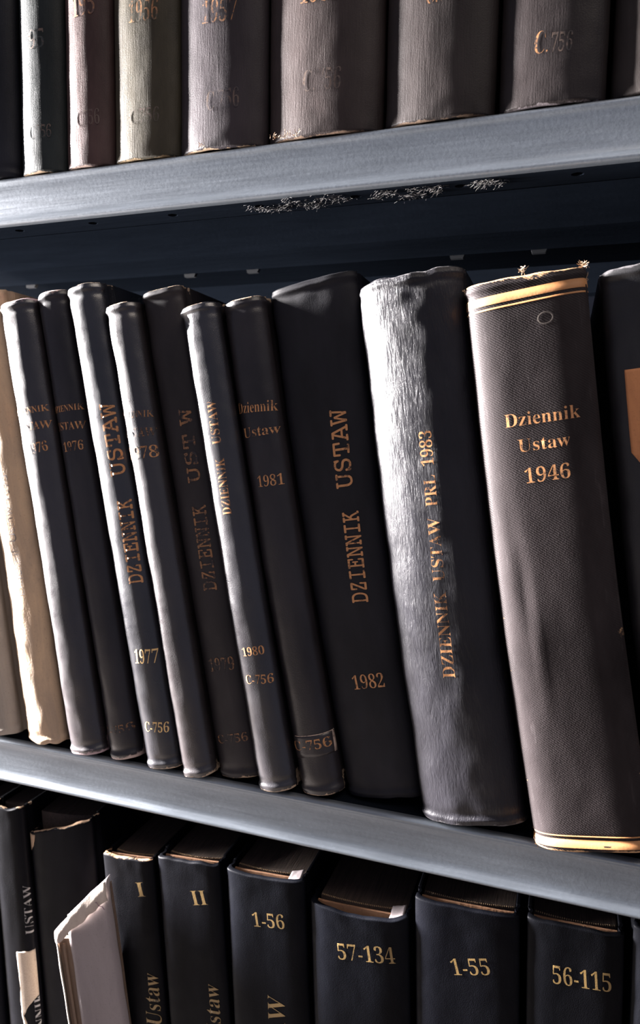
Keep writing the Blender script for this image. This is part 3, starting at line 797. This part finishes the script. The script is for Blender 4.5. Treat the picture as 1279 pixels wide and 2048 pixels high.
threads(b.root, [((0.0285, -0.006, b.L + 0.0005), 16, 0.0035, 0.0012), ((0.0565, -0.001, b.L - 0.002), 26, 0.0035, 0.0012), ((0.0563, 0.0, b.L - 0.008), 20, 0.003, 0.0010), ((0.0008, -0.001, b.L - 0.003), 14, 0.0028, 0.0008), ((0.001, -0.001, 0.001), 10, 0.003, 0.001)], fray, seed=4)
b = B['T5']; threads(b.root, [((0.010, -0.012, 0.001), 18, 0.004, 0.006), ((0.020, -0.013, 0.001), 10, 0.004, 0.003)], fray, seed=8)
b = B['T4']; threads(b.root, [((0.020, -0.012, 0.001), 6, 0.005, 0.003)], fray, seed=9)
# tail flap of paper at the foot of the kraft wrapped volume and worn caps at the feet of the 1976 volumes
# ------------------------------------------------------------------ grey folded booklet standing out in front of the plain black volume
def booklet():
    t = thing('paper_booklet', 'grey paper-covered booklet with slanted torn top, bottom shelf', 'booklet', (-0.2690, -0.0020, -PITCH + 0.0002), (0, math.radians(-7.5), math.radians(13)))
    A = math.radians(7.5); ex = Vector((math.cos(A), 0, math.sin(A))); ez = Vector((-math.sin(A), 0, math.cos(A)))
    O = Vector((-0.2690, 0, -PITCH))
    def lc(X, Z):
        d = Vector((X, 0, Z)) - O; return d.dot(ex), d.dot(ez)
    tip = lc(-0.2688, -0.0765); lt = lc(-0.3075, -0.1185); rb = lc(-0.2552, -0.1715); ml = lc(-0.2934, -0.1260)
    w0, w1 = lt[0], tip[0]
    # cover front: bent sheet; left part rolls back, right edge straight
    n = 26; m_ = 40; fr = []; bk = []
    xr = (tip[0] + rb[0]) / 2
    xl = w0 + 0.0120
    def top_at(x): 
        f = max(0.0, (x - w0) / (xr - w0))
        return lt[1] + (tip[1] - lt[1]) * (f ** 0.95) + 0.0008 * fbm(x, 2.2, 0, 180) - 0.005 * math.exp(-max(0, x - w0) / 0.0025)
    for j in range(m_ + 1):
        rf = []; rb_ = []
        for i in range(n + 1):
            x = xl + (xr - xl) * i / n; z = top_at(x) * j / m_
            y = -0.0075 + 0.0016 * math.sin(i / n * math.pi) * 0.6 + 0.0011 * fbm(x, 5, z, 45)
            e = i / n
            if e > 0.9: y += 0.003 * ((e - 0.9) / 0.1) ** 2
            if e < 0.1: y += 0.002 * ((0.1 - e) / 0.1) ** 2
            # fold towards the torn top
            dt = top_at(x) - z
            y += 0.0022 * math.exp(-dt / 0.006)
            rf.append((x, y, z)); rb_.append((x, y + 0.0006, z))
        fr.append(rf + rb_[::-1])
    o = grid_mesh('front_cover', fr, MAT['booklet'], t, closed_v=True)
    bm = bmesh.new(); bm.from_mesh(o.data); bmesh.ops.holes_fill(bm, edges=[e for e in bm.edges if e.is_boundary], sides=0); bm.to_mesh(o.data); bm.free()
    # folded left roll of the cover
    P = []
    for j in range(m_ + 1):
        row = []; zt = lt[1] + 0.0005
        for i in range(15):
            a = math.pi * (0.15 + 1.25 * i / 14)
            cx = w0 + 0.0058; r = 0.0052 + 0.0005 * fbm(i * .1, 1, j * .15, 2)
            f = j / m_
            z = (zt - 0.007) * f + (0.0030 * math.sin(a) - 0.006 * (1 - math.cos(a - 2.2))) * (f ** 30)
            row.append((cx + r * math.cos(a), -0.0015 - r * 0.9 * math.sin(a), z))
        inner = [(p[0] + (cx - p[0]) * 0.14, p[1] + (-0.0015 - p[1]) * 0.14, p[2]) for p in row]
        P.append(row + inner[::-1])
    P2 = [r_[6:24] for r_ in P]
    o = grid_mesh('folded_edge', [[p for p in r_] for r_ in P2], MAT['kraft_grey'], t, closed_v=True)
    # slanted fold of the torn top running down into the roll
    P = []
    for j in range(15):
        e_ = j / 14; row = []
        for i in range(31):
            x = w0 + 0.0002 + (xr - 0.0004 - w0) * i / 30
            d = (x - w0) / 0.0075
            y = -0.0092 + 0.0085 * max(0.0, 1 - d) ** 2 - 0.0010 * math.sin(e_ * 3.1) + 0.0005 * fbm(x, 9, e_ * .01, 150)
            hgt = 0.0095 + 0.0035 * (x - w0) / (xr - w0) + 0.0022 * fbm(x, 3, 1, 130)
            row.append((x, y, top_at(x) - hgt * (1 - e_)))
        P.append(row + [(a_, b_ + 0.0007, c_) for a_, b_, c_ in row[::-1]])
    o = grid_mesh('folded_corner', P, MAT['cream'], t, closed_v=True)
    # brown inside of the fold
    bm = bmesh.new(); box(bm, w0 + 0.0030, xl + 0.001, -0.0030, 0.0000, 0, lt[1] - 0.006)
    box(bm, w0 + 0.0058, w0 + 0.0075, -0.0042, -0.0030, 0, lt[1] - 0.009)
    bm_obj('cover_inside', bm, MAT['booklet_in'], t)
    # diagonal folded flap between roll and peak
    # page block behind
    bm = bmesh.new(); vs = []
    prof = [(w0 + 0.004, 0), (xr - 0.001, 0), (xr - 0.001, tip[1] - 0.006), (xl, lt[1] - 0.010), (w0 + 0.004, lt[1] - 0.010)]
    f = bm.faces.new([bm.verts.new((x, -0.0025, z)) for x, z in prof])
    ex_ = bmesh.ops.extrude_face_region(bm, geom=[f]); bmesh.ops.translate(bm, verts=[v for v in ex_['geom'] if isinstance(v, bmesh.types.BMVert)], vec=(0, 0.0040, 0))
    bm_obj('pages', bm, MAT['pages'], t)
    # violet pencil stroke
    bm = bmesh.new()
    def stroke(pts, r):
        for a, b_ in zip(pts, pts[1:]):
            a, b_ = Vector(a), Vector(b_); d = (b_ - a).normalized(); nn = Vector((-d.z, 0, d.x)) * r
            bm.faces.new([bm.verts.new(p) for p in (a + nn, a - nn, b_ - nn, b_ + nn)])
    x0, z0 = lc(-0.2745, -0.0905)
    stroke([(x0 + 0.0011 * k, -0.0106, z0 - 0.0009 * k + 0.0008 * math.sin(k * 2.1)) for k in range(6)], 0.0003)
    bm_obj('pencil_mark', bm, foil_mat('violet_pencil', (0.16, 0.07, 0.13), 0.4, (0.34, 0.30, 0.30), 0, 0.8), t)
    return t
booklet()

# ------------------------------------------------------------------ dust fluff on the upper shelf's flange
def fluff():
    rnd = random.Random(5); bm = bmesh.new()
    zb = PITCH - LIP
    clumps = [(x, 0.004 + rnd.uniform(0, 0.012), 0.0022) for x in [ -0.176 + 0.004 * k for k in range(15)]]
    clumps += [(-0.103 + 0.0035 * k, 0.006 + rnd.uniform(0, 0.012), 0.0015) for k in range(11)] + [(-0.050 + 0.003 * k, 0.006 + rnd.uniform(0, 0.004), 0.0012) for k in range(5)]
    for cx, cy, sp in clumps:
        for _ in range(20):
            p = Vector((cx + rnd.gauss(0, sp), max(0.0, cy + rnd.gauss(0, sp)), zb - abs(rnd.gauss(0, 0.0006)) - 0.0001))
            d = Vector((rnd.uniform(-1, 1), rnd.uniform(-1, 1), rnd.uniform(-.35, .15))).normalized(); prev = None; r = 0.00006
            for k in range(6):
                rg = [bm.verts.new(p + Vector((0, math.cos(a), math.sin(a))) * r) for a in (0, 2.09, 4.19)]
                if prev:
                    for i in range(3): bm.faces.new((prev[i], prev[(i + 1) % 3], rg[(i + 1) % 3], rg[i]))
                prev = rg; p = p + d * 0.0007
                p.z = min(p.z, zb - 0.0001)
                d = (d + Vector((rnd.uniform(-.8, .8), rnd.uniform(-.8, .8), rnd.uniform(-.4, .3)))).normalized()
    o = bm_obj('dust_fluff', bm, MAT['dust'])
    o['label'] = 'grey dust fluff clinging under the upper shelf lip'; o['category'] = 'dust'; o['kind'] = 'stuff'
fluff()
